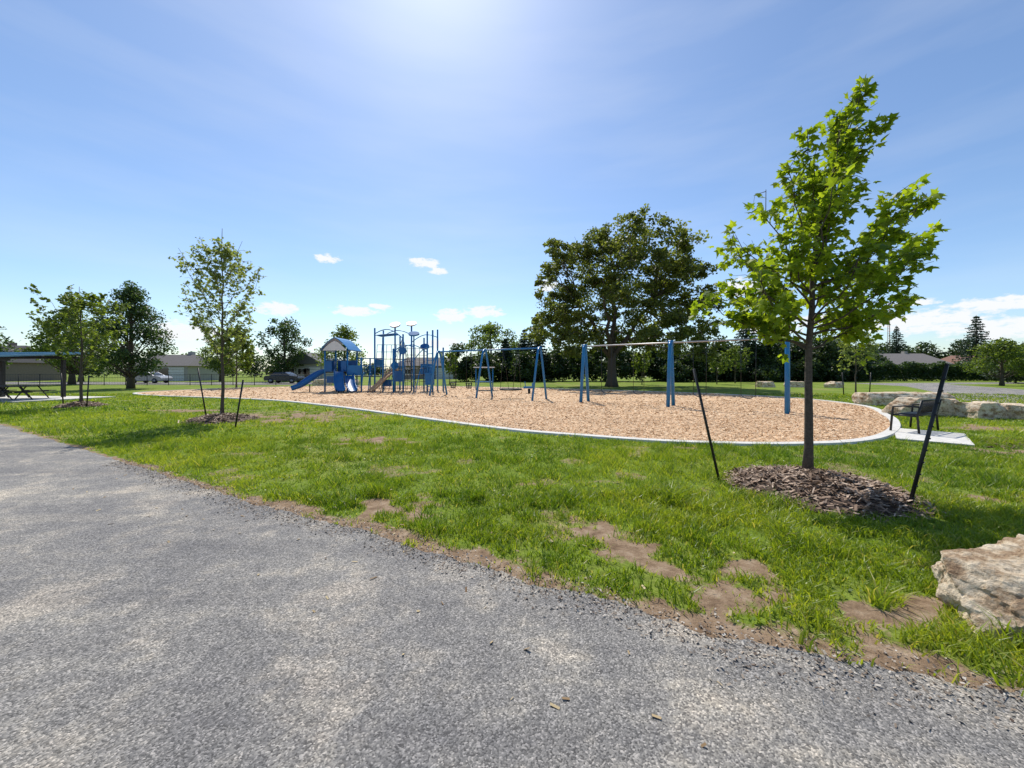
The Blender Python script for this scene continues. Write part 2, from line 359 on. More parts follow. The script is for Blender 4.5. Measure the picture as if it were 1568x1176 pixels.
# ---------------------------------------------------------------- wood chips
def rects(mb,x,y,z,L,W,rng,mat,tint,tilt=.35):
    n=len(x);a=rng.uniform(0,2*math.pi,n);t=np.stack([np.cos(a),np.sin(a),rng.normal(0,tilt,n)],1);t=norm(t)
    b=norm(np.cross(np.stack([rng.normal(0,tilt,n),rng.normal(0,tilt,n),np.ones(n)],1),t))
    C=np.stack([x,y,z],1);L=L[:,None]/2;W=W[:,None]/2
    j=rng.uniform(.5,1,(n,1))
    V=np.stack([C-t*L-b*W*j,C+t*L-b*W,C+t*L*.9+b*W*j,C-t*L+b*W],1).reshape(-1,3);k=np.arange(n)*4
    mb.add(V,np.stack([k,k+1,k+2,k+3],1),mat,np.repeat(tint,4))
g=MB()
for (x0,x1,y0,y1,d,s) in [(-6,13,8,13,420,.07),(-14,16,13,20,130,.10),(-26,17,20,40,22,.16)]:
    nb=int((x1-x0)*(y1-y0)*d);x=R.uniform(x0,x1,nb);y=R.uniform(y0,y1,nb);m=inpoly(x,y,IN[::3]);x=x[m];y=y[m];nb=len(x)
    rects(g,x,y,R.uniform(.024,.045,nb),s*R.uniform(.5,1.4,nb),s*.35*R.uniform(.5,1.3,nb),R,0,np.clip(R.normal(.55,.25,nb),0,1),.25)
g.obj('wood_chips',[M_chip])
for (cx,cy,r),dn,s in zip(RINGS,(3200,900,500),(.11,.14,.16)):
    g=MB();nr=14;na=40;V=[];H=.2
    for q in range(nr+1):
        for w in range(na):
            a=w/na*2*math.pi;rr=r*q/nr*(1+.1*float(vnoise(math.cos(a)*2+5,math.sin(a)*2+5,3)))
            zz=H*(1-(q/nr)**1.6)+.03*float(vnoise(cx+rr*math.cos(a)*8,cy+rr*math.sin(a)*8,1))-.015
            V.append((cx+rr*math.cos(a),cy+rr*math.sin(a),zz))
    F=[(q*na+w,q*na+(w+1)%na,(q+1)*na+(w+1)%na,(q+1)*na+w) for q in range(nr) for w in range(na)]
    g.add(V,F,0,.3,True)
    a=R.uniform(0,2*math.pi,dn);u=np.sqrt(R.rand(dn))*1.06;u+=(R.rand(dn)<.06)*R.uniform(0,.22,dn);x=cx+r*u*np.cos(a);y=cy+r*u*np.sin(a)
    z=np.maximum(H*(1-np.minimum(u,1)**1.6),0)+R.uniform(.005,.045,dn)
    rects(g,x,y,z,s*R.uniform(.4,1.5,dn),s*.2*R.uniform(.4,1.5,dn),R,1,np.clip(R.normal(.5,.28,dn),0,1),.4)
    g.obj('mulch_ring',[M_mulchb,M_mulch])
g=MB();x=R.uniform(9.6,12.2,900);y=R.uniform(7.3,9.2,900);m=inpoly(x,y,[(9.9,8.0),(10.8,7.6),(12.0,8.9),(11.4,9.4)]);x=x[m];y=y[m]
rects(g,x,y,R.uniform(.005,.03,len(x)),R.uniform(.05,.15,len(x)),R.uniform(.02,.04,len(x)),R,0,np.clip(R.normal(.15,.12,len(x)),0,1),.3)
g.obj('dark_shred_patch',[M_mulch])  # dark patch of thin shreds scattered beside the bench pad
g=MB();nb=7200;x=R.uniform(-7,5,nb);y=yedge(x)+R.normal(-.05,.13,nb)
rects(g,x,y,R.uniform(.006,.014,nb),R.uniform(.006,.024,nb),R.uniform(.005,.016,nb),R,0,np.clip(R.normal(.5,.3,nb),0,1),.5)
g.obj('loose_gravel',[tintmat('gravel',[(0,(.09,.06,.045)),(.5,(.30,.24,.18)),(1,(.52,.48,.42))])])
g=MB();nb=420;x=R.uniform(-6,6,nb);y=R.uniform(1.3,7.5,nb)
m=(np.abs(y-yedge(x))<1.2);x=x[m];y=y[m];nb=len(x)
rects(g,x,y,np.where(y>yedge(x),.05,.01),R.uniform(.02,.06,nb),R.uniform(.003,.02,nb),R,0,R.rand(nb),.3)
g.obj('dry_leaf_litter',[tintmat('litter',[(0,(.16,.09,.04)),(1,(.55,.44,.25))])])

# ---------------------------------------------------------------- trees
OUTL=np.array([(0,0),(.20,-.10),(.46,.02),(.34,.20),(.60,.50),(.27,.52),(0,1.0),(-.27,.52),(-.60,.50),(-.34,.20),(-.46,.02),(-.20,-.10)])
def mapleleaves(mb,C,D,S,rng,mat,tint):
    n=len(C);D=norm(D);up=np.array([0,0,1.])+rng.normal(0,.45,(n,3))
    s=norm(np.cross(D,up));nn=np.cross(s,D)
    k=len(OUTL);V=np.zeros((n,k+1,3))
    S=S[:,None]
    for q,(a,b) in enumerate(OUTL):
        V[:,q]=C+s*a*S+D*b*S-nn*S*(.35*abs(a)+.18*b*b)
    V[:,k]=C+D*.3*S
    base=(np.arange(n)*(k+1))[:,None]
    idx=np.arange(k)
    F=np.stack([base+k+0*idx,base+idx,base+(idx+1)%k],-1).reshape(-1,3)
    mb.add(V.reshape(-1,3),F,mat,np.repeat(tint,k+1))
def limb_tree(name,trunk,r0,limbs,twigs,lp,ls,mat,seed,maple=True,tl=.45,spread=1.0):
    rng=np.random.RandomState(seed);mb=MB();tr=np.array(trunk,float)
    tz=np.linspace(0,1,14);seg=np.linspace(0,1,len(tr))
    P=np.stack([np.interp(tz,seg,tr[:,c]) for c in range(3)],1);P[1:-1,:2]+=rng.normal(0,.012,(12,2))
    H=P[-1,2];rr=r0*(1-P[:,2]/H*.88);rr[0]*=1.35
    mb.tube(P,rr,0,10)
    C=[];D=[];TI=[]
    for hz,end in limbs:
        s=np.array([np.interp(hz,P[:,2],P[:,c]) for c in range(3)]);e=np.array(end,float)
        L=np.linalg.norm(e-s);t=np.linspace(0,1,7)[:,None]
        bow=np.array([0,0,-.10*L])
        Q=s+(e-s)*t+bow*np.sin(t*math.pi)+np.vstack([np.zeros(3),rng.normal(0,.025*L,(5,3)),np.zeros(3)])
        rl=max(.008,.42*np.interp(hz,P[:,2],rr))
        mb.tube(Q,np.linspace(rl,.004,7),0,6)
        lt=rng.uniform(-.15,.15)
        for w in range(twigs):
            u=rng.uniform(.18,1)**.75;q0=np.array([np.interp(u,t[:,0],Q[:,c]) for c in range(3)])
            dr=norm(norm(e-s)*.8+rng.normal(0,.65*spread,3)+np.array([0,0,.12]));ln=tl*rng.uniform(.4,1.1)*(1.15-.5*u)
            q1=q0+dr*ln*.55+rng.normal(0,.02,3);q2=q0+dr*ln-np.array([0,0,.12*ln])
            mb.tube(np.array([q0,q1,q2]),[.005,.003,.002],0,4,cap=False)
            m=rng.poisson(lp)
            for z in range(m):
                uu=rng.uniform(.2,1.08);p=q0+(q2-q0)*uu+rng.normal(0,.03,3)
                d=dr*.5+rng.normal(0,.6,3)+np.array([0,0,-.45])
                C.append(p+norm(d)*ls*.3);D.append(d);TI.append(np.clip(rng.normal(.55+lt,.2),0,1))
    C=np.array(C);D=np.array(D);TI=np.array(TI);S=ls*rng.uniform(.55,1.25,len(C))
    if maple: mapleleaves(mb,C,D,S,rng,1,TI)
    else: leafdiamonds(mb,C,S*1.2,rng,1,TI,.2,.7)
    return mb.obj(name,[M_barky,mat])
bx,by=4.22,5.5
trunk=[(bx,by,0),(bx,by,.8),(bx+.02,by,1.6),(bx+.05,by,2.4),(bx+.1,by,3.2),(bx+.22,by,3.9),(bx+.42,by,4.6),(bx+.6,by,5.2),(bx+.72,by,5.5)]
ends=[(1.95,(2.95,.3,2.72)),(2.0,(3.1,-.6,2.9)),(2.2,(3.2,.1,3.55)),(2.5,(3.5,-.2,4.1)),(2.7,(3.6,.7,3.8)),(3.2,(4.0,.1,4.6)),(3.6,(4.15,-.1,5.0)),(4.3,(4.75,.1,5.2)),(4.7,(4.97,0,5.5)),(4.2,(4.95,-.2,4.9)),(3.6,(4.85,.3,4.75)),
(2.8,(5.62,.1,4.2)),(2.6,(5.5,-.4,3.95)),(2.4,(5.9,0,3.6)),(2.25,(5.9,.4,3.35)),(2.1,(5.6,-.2,2.8)),(2.05,(5.4,.6,2.95)),(1.9,(3.75,.2,2.45)),(1.9,(5.0,-.1,2.55)),(2.3,(4.2,-1.0,3.1)),(2.5,(4.4,1.1,3.4)),(2.9,(4.0,-.7,3.9)),(3.0,(4.9,.7,4.1)),(2.2,(4.8,-.9,3.0)),(2.6,(3.7,-.4,3.3)),(2.7,(5.1,-.3,3.6)),(3.0,(4.5,-.3,4.3)),(2.1,(3.5,.8,3.0)),(2.9,(4.5,.1,3.9)),(3.4,(4.55,.4,4.6)),(3.8,(4.4,-.3,4.75)),(2.3,(3.9,.5,2.9)),(2.4,(4.7,.3,3.2)),(4.0,(4.8,.2,4.7))]
limb_tree('young_maple_tree',trunk,.062,[(h,(e[0],by+e[1],e[2])) for h,e in ends],16,8.5,.108,M_maple,11,True,.48)
def auto_young(name,x,y,H,zb,Rm,nl,twigs,lp,ls,mat,seed,maple=False,r0=.045,tl=.4,rise=.9):
    rng=np.random.RandomState(seed);limbs=[]
    for i in range(nl):
        f=(i+.5)/nl;h=zb*.85+(H*.82-zb*.85)*f;a=i*2.4+rng.uniform(-.4,.4)
        r=Rm*(math.sin(math.pi*(.25+.72*f))**.8)*rng.uniform(.65,1.1)
        limbs.append((h,(x+r*math.cos(a),y+r*math.sin(a),min(H*.97,h+r*rise+rng.uniform(0,.3)))))
    return limb_tree(name,[(x,y,0),(x+.02,y,H*.5),(x+rng.uniform(-.1,.1),y,H*.95)],r0,limbs,twigs,lp,ls,mat,seed,maple,tl)
auto_young('young_maple_tree',-9.5,12.6,6.6,2.0,1.2,38,14,6.5,.088,M_young,5,True,.055,.42,1.2)
auto_young('young_maple_tree',-19.5,17.4,5.7,1.7,1.6,30,13,9,.13,M_midl,6,False,.06,.55)
auto_young('young_tree',22.8,25.5,5.0,1.6,1.4,24,11,8,.14,M_young,8,False,.05,.5)
auto_young('young_tree',29,50,5.2,1.6,1.6,22,10,8,.22,M_midl,9,False,.06,.6)
auto_young('young_tree',15.2,45,4.2,1.3,1.2,18,9,8,.2,M_midl,10,False,.05,.5)
auto_young('young_tree',24.5,46,4.0,1.2,1.2,18,9,8,.2,M_midl,12,False,.05,.5)
auto_young('young_tree',-25.8,36,6.2,1.3,2.1,28,14,9,.22,M_midl,13,False,.07,.7)
auto_young('young_tree',-7.5,46,4.2,1.3,1.2,18,9,8,.2,M_midl,14,False,.05,.5)

def prof(kind,t):
    if kind=='round': return math.sin(math.pi*(.14+.8*t))**.65
    if kind=='egg': return math.sin(math.pi*(.22+.76*t))**.9
    return (1-t)**.85+.05
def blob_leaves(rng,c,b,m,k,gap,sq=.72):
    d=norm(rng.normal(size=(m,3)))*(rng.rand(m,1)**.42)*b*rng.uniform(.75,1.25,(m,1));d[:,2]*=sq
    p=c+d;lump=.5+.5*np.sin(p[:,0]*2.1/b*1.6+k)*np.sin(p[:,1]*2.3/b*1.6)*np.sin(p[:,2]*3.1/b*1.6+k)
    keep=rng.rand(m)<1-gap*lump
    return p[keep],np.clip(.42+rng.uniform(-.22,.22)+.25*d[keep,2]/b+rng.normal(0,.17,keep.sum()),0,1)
def blob_tree(name,x,y,H,zb,Rm,K,br,n,ls,mat,seed,kind='round',tr=.2,gap=0.,bark=None,mb=None,nolimb=False):
    rng=np.random.RandomState(seed);own=mb is None
    if own: mb=MB()
    if not nolimb:
        tp=np.array([(x,y,0),(x+.1*tr,y,H*.15),(x,y,H*.35),(x+.3*tr,y,H*.6),(x,y,H*.86)]);mb.tube(tp,[tr*1.5,tr,tr*.8,tr*.45,tr*.1],0,10)
    C=[];TI=[]
    for k in range(K):
        t=(k+.5)/K;t=min(.98,max(0,t+rng.uniform(-.08,.08)));r=Rm*prof(kind,t)
        b=br*rng.uniform(.6,1.3);a=k*2.399+rng.uniform(-.5,.5);rr=max(0,r-b*.6)*math.sqrt(rng.uniform(.25,1))*rng.uniform(.8,1.15)
        c=np.array([x+rr*math.cos(a),y+rr*math.sin(a),zb+b*.5+t*(H-zb-b*1.1)])
        if not nolimb:
            s=np.array([x,y,min(H*.75,max(zb*.75,c[2]-rr*.75-.1*H))]);u=np.linspace(0,1,5)[:,None]
            Q=s+(c-s)*u+np.array([0,0,-.08])*rr*np.sin(u*math.pi)+rng.normal(0,.02*(rr+.5),(5,3))*np.sin(u*math.pi)
            mb.tube(Q,np.linspace(tr*.38,tr*.06,5),0,6)
        p,ti=blob_leaves(rng,c,b,int(n/K*(b/br)**2),k,gap);C.append(p);TI.append(ti)
    C=np.concatenate(C);TI=np.concatenate(TI)
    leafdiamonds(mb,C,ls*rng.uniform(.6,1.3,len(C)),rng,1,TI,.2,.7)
    if own: return mb.obj(name,[bark or M_bark,mat])
LOB=[(11.7,14.6,2.4),(8.9,14.4,2.0),(14.1,14.0,2.2),(6.6,13.5,1.8),(4.6,13.6,1.3),(4.2,12.0,1.7),(16.5,12.6,1.9),(18.0,11.4,1.5),(18.6,9.6,1.8),(19.3,7.8,1.4),(17.5,7.6,1.9),(10.5,11.6,2.7),(13.3,11.3,2.7),(7.9,11.0,2.3),(15.6,10.3,2.4),(5.2,8.5,1.9),(3.6,7.6,1.4),(3.4,6.2,1.4),(5.0,5.5,1.9),(7.2,7.0,2.3),(9.8,8.0,2.3),(12.7,6.9,2.5),(15.6,6.2,2.4),(18.3,5.2,1.8),(5.6,4.0,1.6),(8.6,4.6,1.7),(11.8,4.6,1.7),(15,4.2,1.8),(17.6,3.7,1.4),(19.6,5.6,1.1),(9.9,15.6,1.4),(12.6,15.9,1.3),(3.0,11.2,.9),(16.2,13.7,1.1),(6.0,10.0,1.5),(17,10.9,1.5)]
def oak():
    rng=np.random.RandomState(21);mb=MB();x0,y0=10.1,39
    mb.tube([(x0,y0,0),(x0+.05,y0,.8),(x0,y0,2.2),(x0+.1,y0,3.4)],[.75,.5,.42,.40],0,12)
    fk=[((x0-.1,y0,3),(x0-3.2,y0-.5,8)),((x0,y0,3.2),(x0+.4,y0+.3,12)),((x0+.1,y0,3),(x0+4,y0,8.5)),((x0,y0,2.8),(x0-1.5,y0-3,8)),((x0,y0,3),(x0+1.5,y0+3.5,8.5))]
    ks=[]
    for a,b in fk:
        a=np.array(a);b=np.array(b,float);u=np.linspace(0,1,7)[:,None];Q=a+(b-a)*u+rng.normal(0,.15,(7,3))*np.sin(u*math.pi);mb.tube(Q,np.linspace(.28,.10,7),0,8);ks.append(Q)
    J=np.concatenate(ks);C=[];TI=[]
    for k,(lx,lz,r) in enumerate(LOB):
        h=6.0*math.sqrt(max(.05,1-((lx-11)/10)**2-((lz-8)/10)**2))
        for q in range(2):
            yy=y0+(rng.uniform(-1,-.2),rng.uniform(.2,1))[q]*h
            rr=r*rng.uniform(.85,1.1);c=np.array([lx+rng.normal(0,.35),yy,lz+rng.normal(0,.35)])
            s=J[np.argmin(np.linalg.norm(J-c+np.array([0,0,1.0]),axis=1))];u=np.linspace(0,1,6)[:,None]
            Q=s+(c-s)*u+rng.normal(0,.16,(6,3))*np.sin(u*math.pi);mb.tube(Q,np.linspace(.09,.02,6),0,6)
            for z in range(5):
                e=c+norm(rng.normal(size=3))*rr*.9;mb.tube([c,(c+e)/2+rng.normal(0,.1,3),e],[.03,.02,.01],0,4,cap=False)
            for z in range(13):
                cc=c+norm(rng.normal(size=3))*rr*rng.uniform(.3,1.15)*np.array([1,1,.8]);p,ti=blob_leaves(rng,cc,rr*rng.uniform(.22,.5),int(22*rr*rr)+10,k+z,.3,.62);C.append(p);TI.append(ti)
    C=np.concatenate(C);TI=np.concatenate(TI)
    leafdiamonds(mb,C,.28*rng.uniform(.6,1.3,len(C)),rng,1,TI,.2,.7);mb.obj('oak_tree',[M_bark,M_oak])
oak()
blob_tree('broadleaf_tree',-34.7,35,9.9,1.2,3.1,42,.95,16000,.2,M_darkl,22,'egg',.22,.2)
blob_tree('broadleaf_tree',-51.5,45,9.0,1.5,4.2,30,1.2,7000,.3,M_midl,23,'egg',.25,.1)
blob_tree('broadleaf_tree',-50.5,36,7.2,1.5,3.2,24,1.1,5000,.28,M_darkl,24,'egg',.25)
blob_tree('broadleaf_tree',-65,58,8.0,1.2,4.0,26,1.3,6000,.32,M_darkl,31,'egg',.25)
blob_tree('broadleaf_tree',-35.5,60,10,1.5,4.2,30,1.2,6500,.32,M_darkl,25,'round',.25,.3)
blob_tree('broadleaf_tree',-24,55,8.3,1.5,3.6,28,1.1,5500,.28,M_midl,26,'egg',.22,.3)
blob_tree('broadleaf_tree',-3.6,65,10,2,5,36,1.3,8000,.34,M_midl,27,'round',.25,.2)
blob_tree('broadleaf_tree',53.5,42,5.4,1.0,3.0,22,.95,5000,.24,M_midl,28,'egg',.15,.2)
blob_tree('broadleaf_tree',60,44,5.2,1.0,3.0,22,.95,4000,.24,M_midl,29,'egg',.15,.2)
blob_tree('broadleaf_tree',-44,58,6.5,1.0,3.6,22,1.1,4000,.28,M_midl,30,'egg',.15,.2)
def conifer(name,x,y,H,Rb,n,ls,seed,zb=.4):
    rng=np.random.RandomState(seed);mb=MB();mb.tube([(x,y,0),(x,y,H*.5),(x,y,H)],[.22,.13,.02],0,8)
    C=[];TI=[];tiers=int(H*2.3)
    for k in range(tiers):
        f=k/tiers;z=zb+f*(H-zb);r=Rb*(1-f)**.85*rng.uniform(.82,1.12)+.08
        for a in np.arange(0,2*math.pi,2*math.pi/(9 if f<.7 else 6))+rng.uniform(0,1):
            a+=rng.uniform(-.2,.2);rl=r*rng.uniform(.75,1.15);m=int(n/(tiers*8)*(.35+1.3*(1-f)))
            u=rng.rand(m)**.7*rl
            w=rng.normal(0,.14,m)*(.4+u*.6)
            C.append(np.stack([x+u*math.cos(a)-w*math.sin(a),y+u*math.sin(a)+w*math.cos(a),z-u*.28+.12*u*u/max(rl,.1)+rng.normal(0,.07,m)],1))
            TI.append(np.clip(rng.normal(.3,.15,m)+.5*u/max(rl,.1)*.6,0,1))
    leafdiamonds(mb,np.concatenate(C),ls*rng.uniform(.6,1.3,sum(map(len,C))),rng,1,np.concatenate(TI),.1,.45)
    return mb.obj(name,[M_bark,M_spr])
for i,(x,y,H,Rb) in enumerate([(36.5,60,11.8,3.6),(84.5,70,11.8,4.2),(3.9,60,10.8,3.2),(2.0,62,8.5,2.8),(92,92,12.5,4),(44,62,8.5,3),(-1,61,7,2.5),(49,63,8,3),(25,61,8,3)]):
    conifer('spruce_tree',x,y,H,Rb,9000,.34,50+i)
mb=MB()
def massrow(x0,y0,x1,y1,H,R_,stp,n,ls,seed,lo=.72):
    L=math.hypot(x1-x0,y1-y0);m=max(1,int(L/stp));rg=np.random.RandomState(seed)
    for i in range(m+1):
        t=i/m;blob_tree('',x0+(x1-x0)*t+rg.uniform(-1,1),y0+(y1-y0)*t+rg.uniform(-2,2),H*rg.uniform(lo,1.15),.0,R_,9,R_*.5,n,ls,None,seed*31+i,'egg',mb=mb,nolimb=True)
massrow(24,59,54,61,6.6,3.2,2.6,3000,.4,1)
massrow(24,57,52,59,3.4,2.4,2.4,2200,.36,11)
massrow(78,98,122,92,10,4.8,4.5,2200,.6,2)
massrow(54,64,74,80,6.5,3.2,3.2,2400,.45,3)
massrow(-9,58,6,58,5.2,2.4,2.0,2400,.36,4)
massrow(6,60,27,60,5.8,2.8,2.4,2600,.4,5)
massrow(-120,95,-60,98,7,4.5,7,1300,.6,6)
massrow(-60,100,-10,115,4.0,4,7,1200,.6,7)
massrow(0,110,140,118,9,5.5,6,1600,.6,8)
massrow(66,50,90,62,5.5,3,4,1800,.4,9)
mb.obj('distant_trees',[M_bark,M_mass])
mb=MB();rng=np.random.RandomState(5)
n=26000;t=rng.rand(n);hx=50+t*36;hy=60+t*4+rng.uniform(-.9,.9,n);hz=rng.rand(n)**.6*(2.7+.3*np.sin(hx*1.3)+.2*np.sin(hx*3.1))
leafdiamonds(mb,np.stack([hx,hy,hz],1),.3*rng.uniform(.6,1.3,n),rng,0,np.clip(rng.normal(.25,.15,n)+hz*.05,0,1),.2,.7)
mb.obj('hedge',[M_darkl])

# ---------------------------------------------------------------- stakes
def stake(b,t,r=.018):
    g=MB();b=np.array(b);t=np.array(t);u=norm(t-b)
    g.tube([b,t],r,0,6)
    L=np.linalg.norm(t-b)
    for k in np.arange(.1,.97,.08):
        c=b+u*L*k;g.tube([c-np.array([0,.03,0]),c],.011,0,5)
    g.obj('tree_stake',[M_black])
stake((3.0,5.54,-.05),(2.62,5.54,1.63));stake((4.62,4.49,-.05),(5.08,4.49,1.68),.02)
stake((-10.4,13.1,-.05),(-10.7,13.1,1.7),.022);stake((-7.85,10.9,-.05),(-7.62,10.9,1.35),.022)
stake((-20.3,17.4,0),(-20.4,17.4,1.5),.025);stake((-18.8,17,0),(-18.7,17,1.4),.025)
stake((22.0,25.5,0),(21.9,25.5,1.5),.03);stake((23.7,25.5,0),(23.8,25.5,1.5),.03)

# ---------------------------------------------------------------- rocks (quarried blocks)
def facets(seed,k=7,lo=.8,hi=1.05):
    r=np.random.RandomState(seed);o=[]
    for i in range(k):
        a=r.normal(size=3);a[2]=abs(a[2])*.7;a/=np.linalg.norm(a);o.append((Vector(a),r.uniform(lo,hi)))
    return o
def rock(name,c,d,rz,seed,FAC,cuts=14,amp=.08,fr=1.0,rnd=.25):
    bm=bmesh.new();bmesh.ops.create_cube(bm,size=2)
    bmesh.ops.subdivide_edges(bm,edges=bm.edges[:],cuts=cuts,use_grid_fill=True)
    sx=Vector((d[0]/2,d[1]/2,d[2]/2))
    for v in bm.verts:
        p=v.co.copy();q=p*(1-rnd)+p.normalized()*1.22*rnd
        for fn,fd in FAC:
            dd=q.dot(fn)-fd
            if dd>0: q-=fn*dd*.97
        w=Vector((q.x*sx.x,q.y*sx.y,q.z*sx.z))
        s=Vector((seed*3.1,seed*1.7,0));m=min(d)
        vo=mnoise.voronoi(w*fr*2.6/m*.5+s)[0]
        n1=mnoise.fractal(w*fr*1.6/m*.6+s,.9,2,6);n2=mnoise.fractal(w*9/m*.6+s,.8,2,4)
        disp=amp*m*(1.5*(vo[0]-.45)+1.1*n1+.38*n2)
        v.co=w+w.normalized()*disp
    bmesh.ops.triangulate(bm,faces=bm.faces[:])
    me=bpy.data.meshes.new(name);bm.to_mesh(me);bm.free();me.materials.append(M_lime)
    for p in me.polygons: p.use_smooth=False
    ob=bpy.data.objects.new(name,me);ob.location=c;ob.rotation_euler=(0,0,rz);COL.objects.link(ob);return ob
BF=[(Vector((-.75,-.5,.45)).normalized(),1.05),(Vector((.2,-.9,.4)).normalized(),1.02),(Vector((-.8,.5,.4)).normalized(),1.1),(Vector((-.35,-.15,.93)).normalized(),.93),(Vector((.5,-.2,.85)).normalized(),1.0),(Vector((.3,.7,.7)).normalized(),1.05)]
rock('limestone_boulder',(3.70,2.19,.13),(1.6,.74,.60),rad(-34),4,BF,46,.14,.9,.12)
for i,(c,d,rz) in enumerate([((18.4,18.2,.27),(4.0,1.0,.62),.05),((14.9,13.9,.3),(2.2,.8,.64),-.12),((16.1,13.2,.25),(1.3,.8,.55),.05),((17.0,12.9,.22),(.8,.8,.5),.3),
        ((25,38,.25),(1.6,1,.6),.2),((28,38,.25),(1.8,1,.6),-.2),((31,37,.25),(1.4,1,.6),.4),((-18,42.5,.3),(2,.9,.7),.1),((-21,42.6,.3),(1.8,.9,.7),-.1),((22,20,.22),(1.5,.9,.5),.2)]):
    rock('armour_stone',c,d,rz,10+i,facets(10+i,6,.98,1.25),12,.10,1.0,.12)

# ---------------------------------------------------------------- bench
def bench():
    root=empty('park_bench');ox,oy=10.55,10.1;rz=rad(28)
    def W(p): return (ox+p[0]*math.cos(rz)-p[1]*math.sin(rz),oy+p[0]*math.sin(rz)+p[1]*math.cos(rz),p[2]+.04)
    L=1.3
    g=MB()
    for sx in(-L/2,L/2):
        g.tube([W((sx,-.28,0)),W((sx,-.25,.42)),W((sx,-.33,.82))],.025,0,6)
        g.tube([W((sx,.25,0)),W((sx,.22,.44)),W((sx,.2,.64)),W((sx,0,.67)),W((sx,-.29,.66))],.025,0,6)
        g.tube([W((sx,-.25,.42)),W((sx,.22,.43))],.02,0,6)
    g.obj('frame',[M_black],root)
    g=MB()
    for k in range(9): g.tube([W((-L/2,-.22+k*.055,.43)),W((L/2,-.22+k*.055,.43))],.016,0,5)
    g.obj('seat',[M_black],root)
    g=MB()
    for k in range(18):
        x=-L/2+L*(k+.5)/18;g.tube([W((x,-.26,.47)),W((x,-.33,.82))],.011,0,4)
    for z in(.48,.82): g.tube([W((-L/2,-.25-(z-.42)*.2,z)),W((L/2,-.25-(z-.42)*.2,z))],.022,0,6)
    g.obj('backrest',[M_black],root)
bench()

# ---------------------------------------------------------------- swings
def swing_set(A,B,H,spread,items,beam,legr=.06,br=.045):
    root=empty('swing_set');A=np.array([*A,0.]);B=np.array([*B,0.]);u=norm(B-A);w=np.array([-u[1],u[0],0])
    g=MB();z=np.array([0,0,1.])
    for k in range(3):
        c=A+(B-A)*k/2
        for s in(-1,1):
            g.tube([c+w*s*spread,c+w*s*(spread*.42)+z*H*.72,c+w*s*(spread*.2)+z*H*.95,c+w*s*.05+z*H],legr,0,10)
        g.tube([c-u*.1+z*H,c+u*.1+z*H],legr*1.35,0,10)
    g.obj('legs',[M_blue],root)
    g=MB();g.tube([A-u*.15+z*H,B+u*.15+z*H],br,0,10);g.obj('top_beam',[beam],root)
    g=MB()
    for t,kind in items:
        c=A+(B-A)*t
        if kind=='belt':
            for s in(-.26,.26): g.tube([c+u*s+z*H,c+u*s*.95+z*.62],.011,0,4)
            q=np.linspace(-1,1,7);P0=[c+u*.25*a+z*(.52+.12*a*a)-w*.09 for a in q];P1=[p+w*.18 for p in P0]
            k=np.arange(6);V=np.array(P0+P1+[p-z*.02 for p in P0]+[p-z*.02 for p in P1])
            g.add(V,np.concatenate([np.stack([k,k+1,k+8,k+7],1),np.stack([k+14,k+15,k+22,k+21],1),np.stack([k,k+1,k+15,k+14],1),np.stack([k+7,k+8,k+22,k+21],1)]),1)
        elif kind=='bucket':
            for s in(-.2,.2): g.tube([c+u*s+z*H,c+u*s+z*.85],.011,0,4)
            a=np.linspace(0,2*math.pi,13)
            for zz,rr in((.55,.14),(.7,.18),(.85,.2)): g.tube([c+u*rr*math.cos(i)+w*rr*math.sin(i)+z*zz for i in a],.025,1,6)
            for i in a[:-1:2]: g.tube([c+u*.2*math.cos(i)+w*.2*math.sin(i)+z*.85,c+u*.12*math.cos(i)+w*.12*math.sin(i)+z*.5],.02,1,5)
        else:
            a=np.linspace(0,2*math.pi,25);rr=.6
            g.tube([c+u*rr*math.cos(i)+w*rr*math.sin(i)+z*.55 for i in a],.05,1,8)
            for i in np.linspace(-.5,.5,7):
                h=math.sqrt(.36-i*i);g.tube([c+u*i-w*h+z*.53,c+u*i+w*h+z*.53],.012,1,4);g.tube([c+w*i-u*h+z*.53,c+w*i+u*h+z*.53],.012,1,4)
            for i in(.785,2.356,3.927,5.498):
                g.tube([c+u*rr*math.cos(i)+w*rr*math.sin(i)+z*.55,c+u*.5*math.copysign(1,math.cos(i))+z*H],.012,0,4)
    g.obj('swings',[M_black,M_black],root)
swing_set((-4.8,25.1),(1.5,21.0),2.85,.8,[(.17,'bucket'),(.34,'bucket'),(.75,'basket')],M_blue)
swing_set((3.7,19.6),(10.35,14.45),2.85,.42,[(.14,'belt'),(.33,'belt'),(.64,'belt'),(.85,'belt')],M_galv,.08,.034)

# ---------------------------------------------------------------- play structure
root=empty('playground_structure')
mats=[M_blue,M_blued,M_tan,M_galv,M_black,M_white]
g=MB()
posts=[(-14.2,29.2,3.3),(-12.5,29.2,3.3),(-14.2,31,3.3),(-12.5,31,3.3),(-10.35,29,4.8),(-10.3,30.8,4.8),(-9.0,29.6,5.0),(-8.1,28.6,4.3),(-8.1,31,5.2),(-7.4,29,3.6),(-6.5,29.5,4.6),(-6.0,31,4.9),(-5.9,28.6,4.6),(-9.2,31.6,4.4),(-11.4,30.9,2.6),(-11.4,29.1,2.6),(-9.7,28.9,4.1),(-8.7,28.2,3.2),(-7.0,30.6,4.2),(-5.4,30.2,3.4)]
for x,y,h in posts: g.tube([(x,y,0),(x,y,h)],.065,0,8);g.tube([(x,y,h),(x,y,h+.05)],[.075,.03],0,8)
g.obj('posts',mats,root)
g=MB()
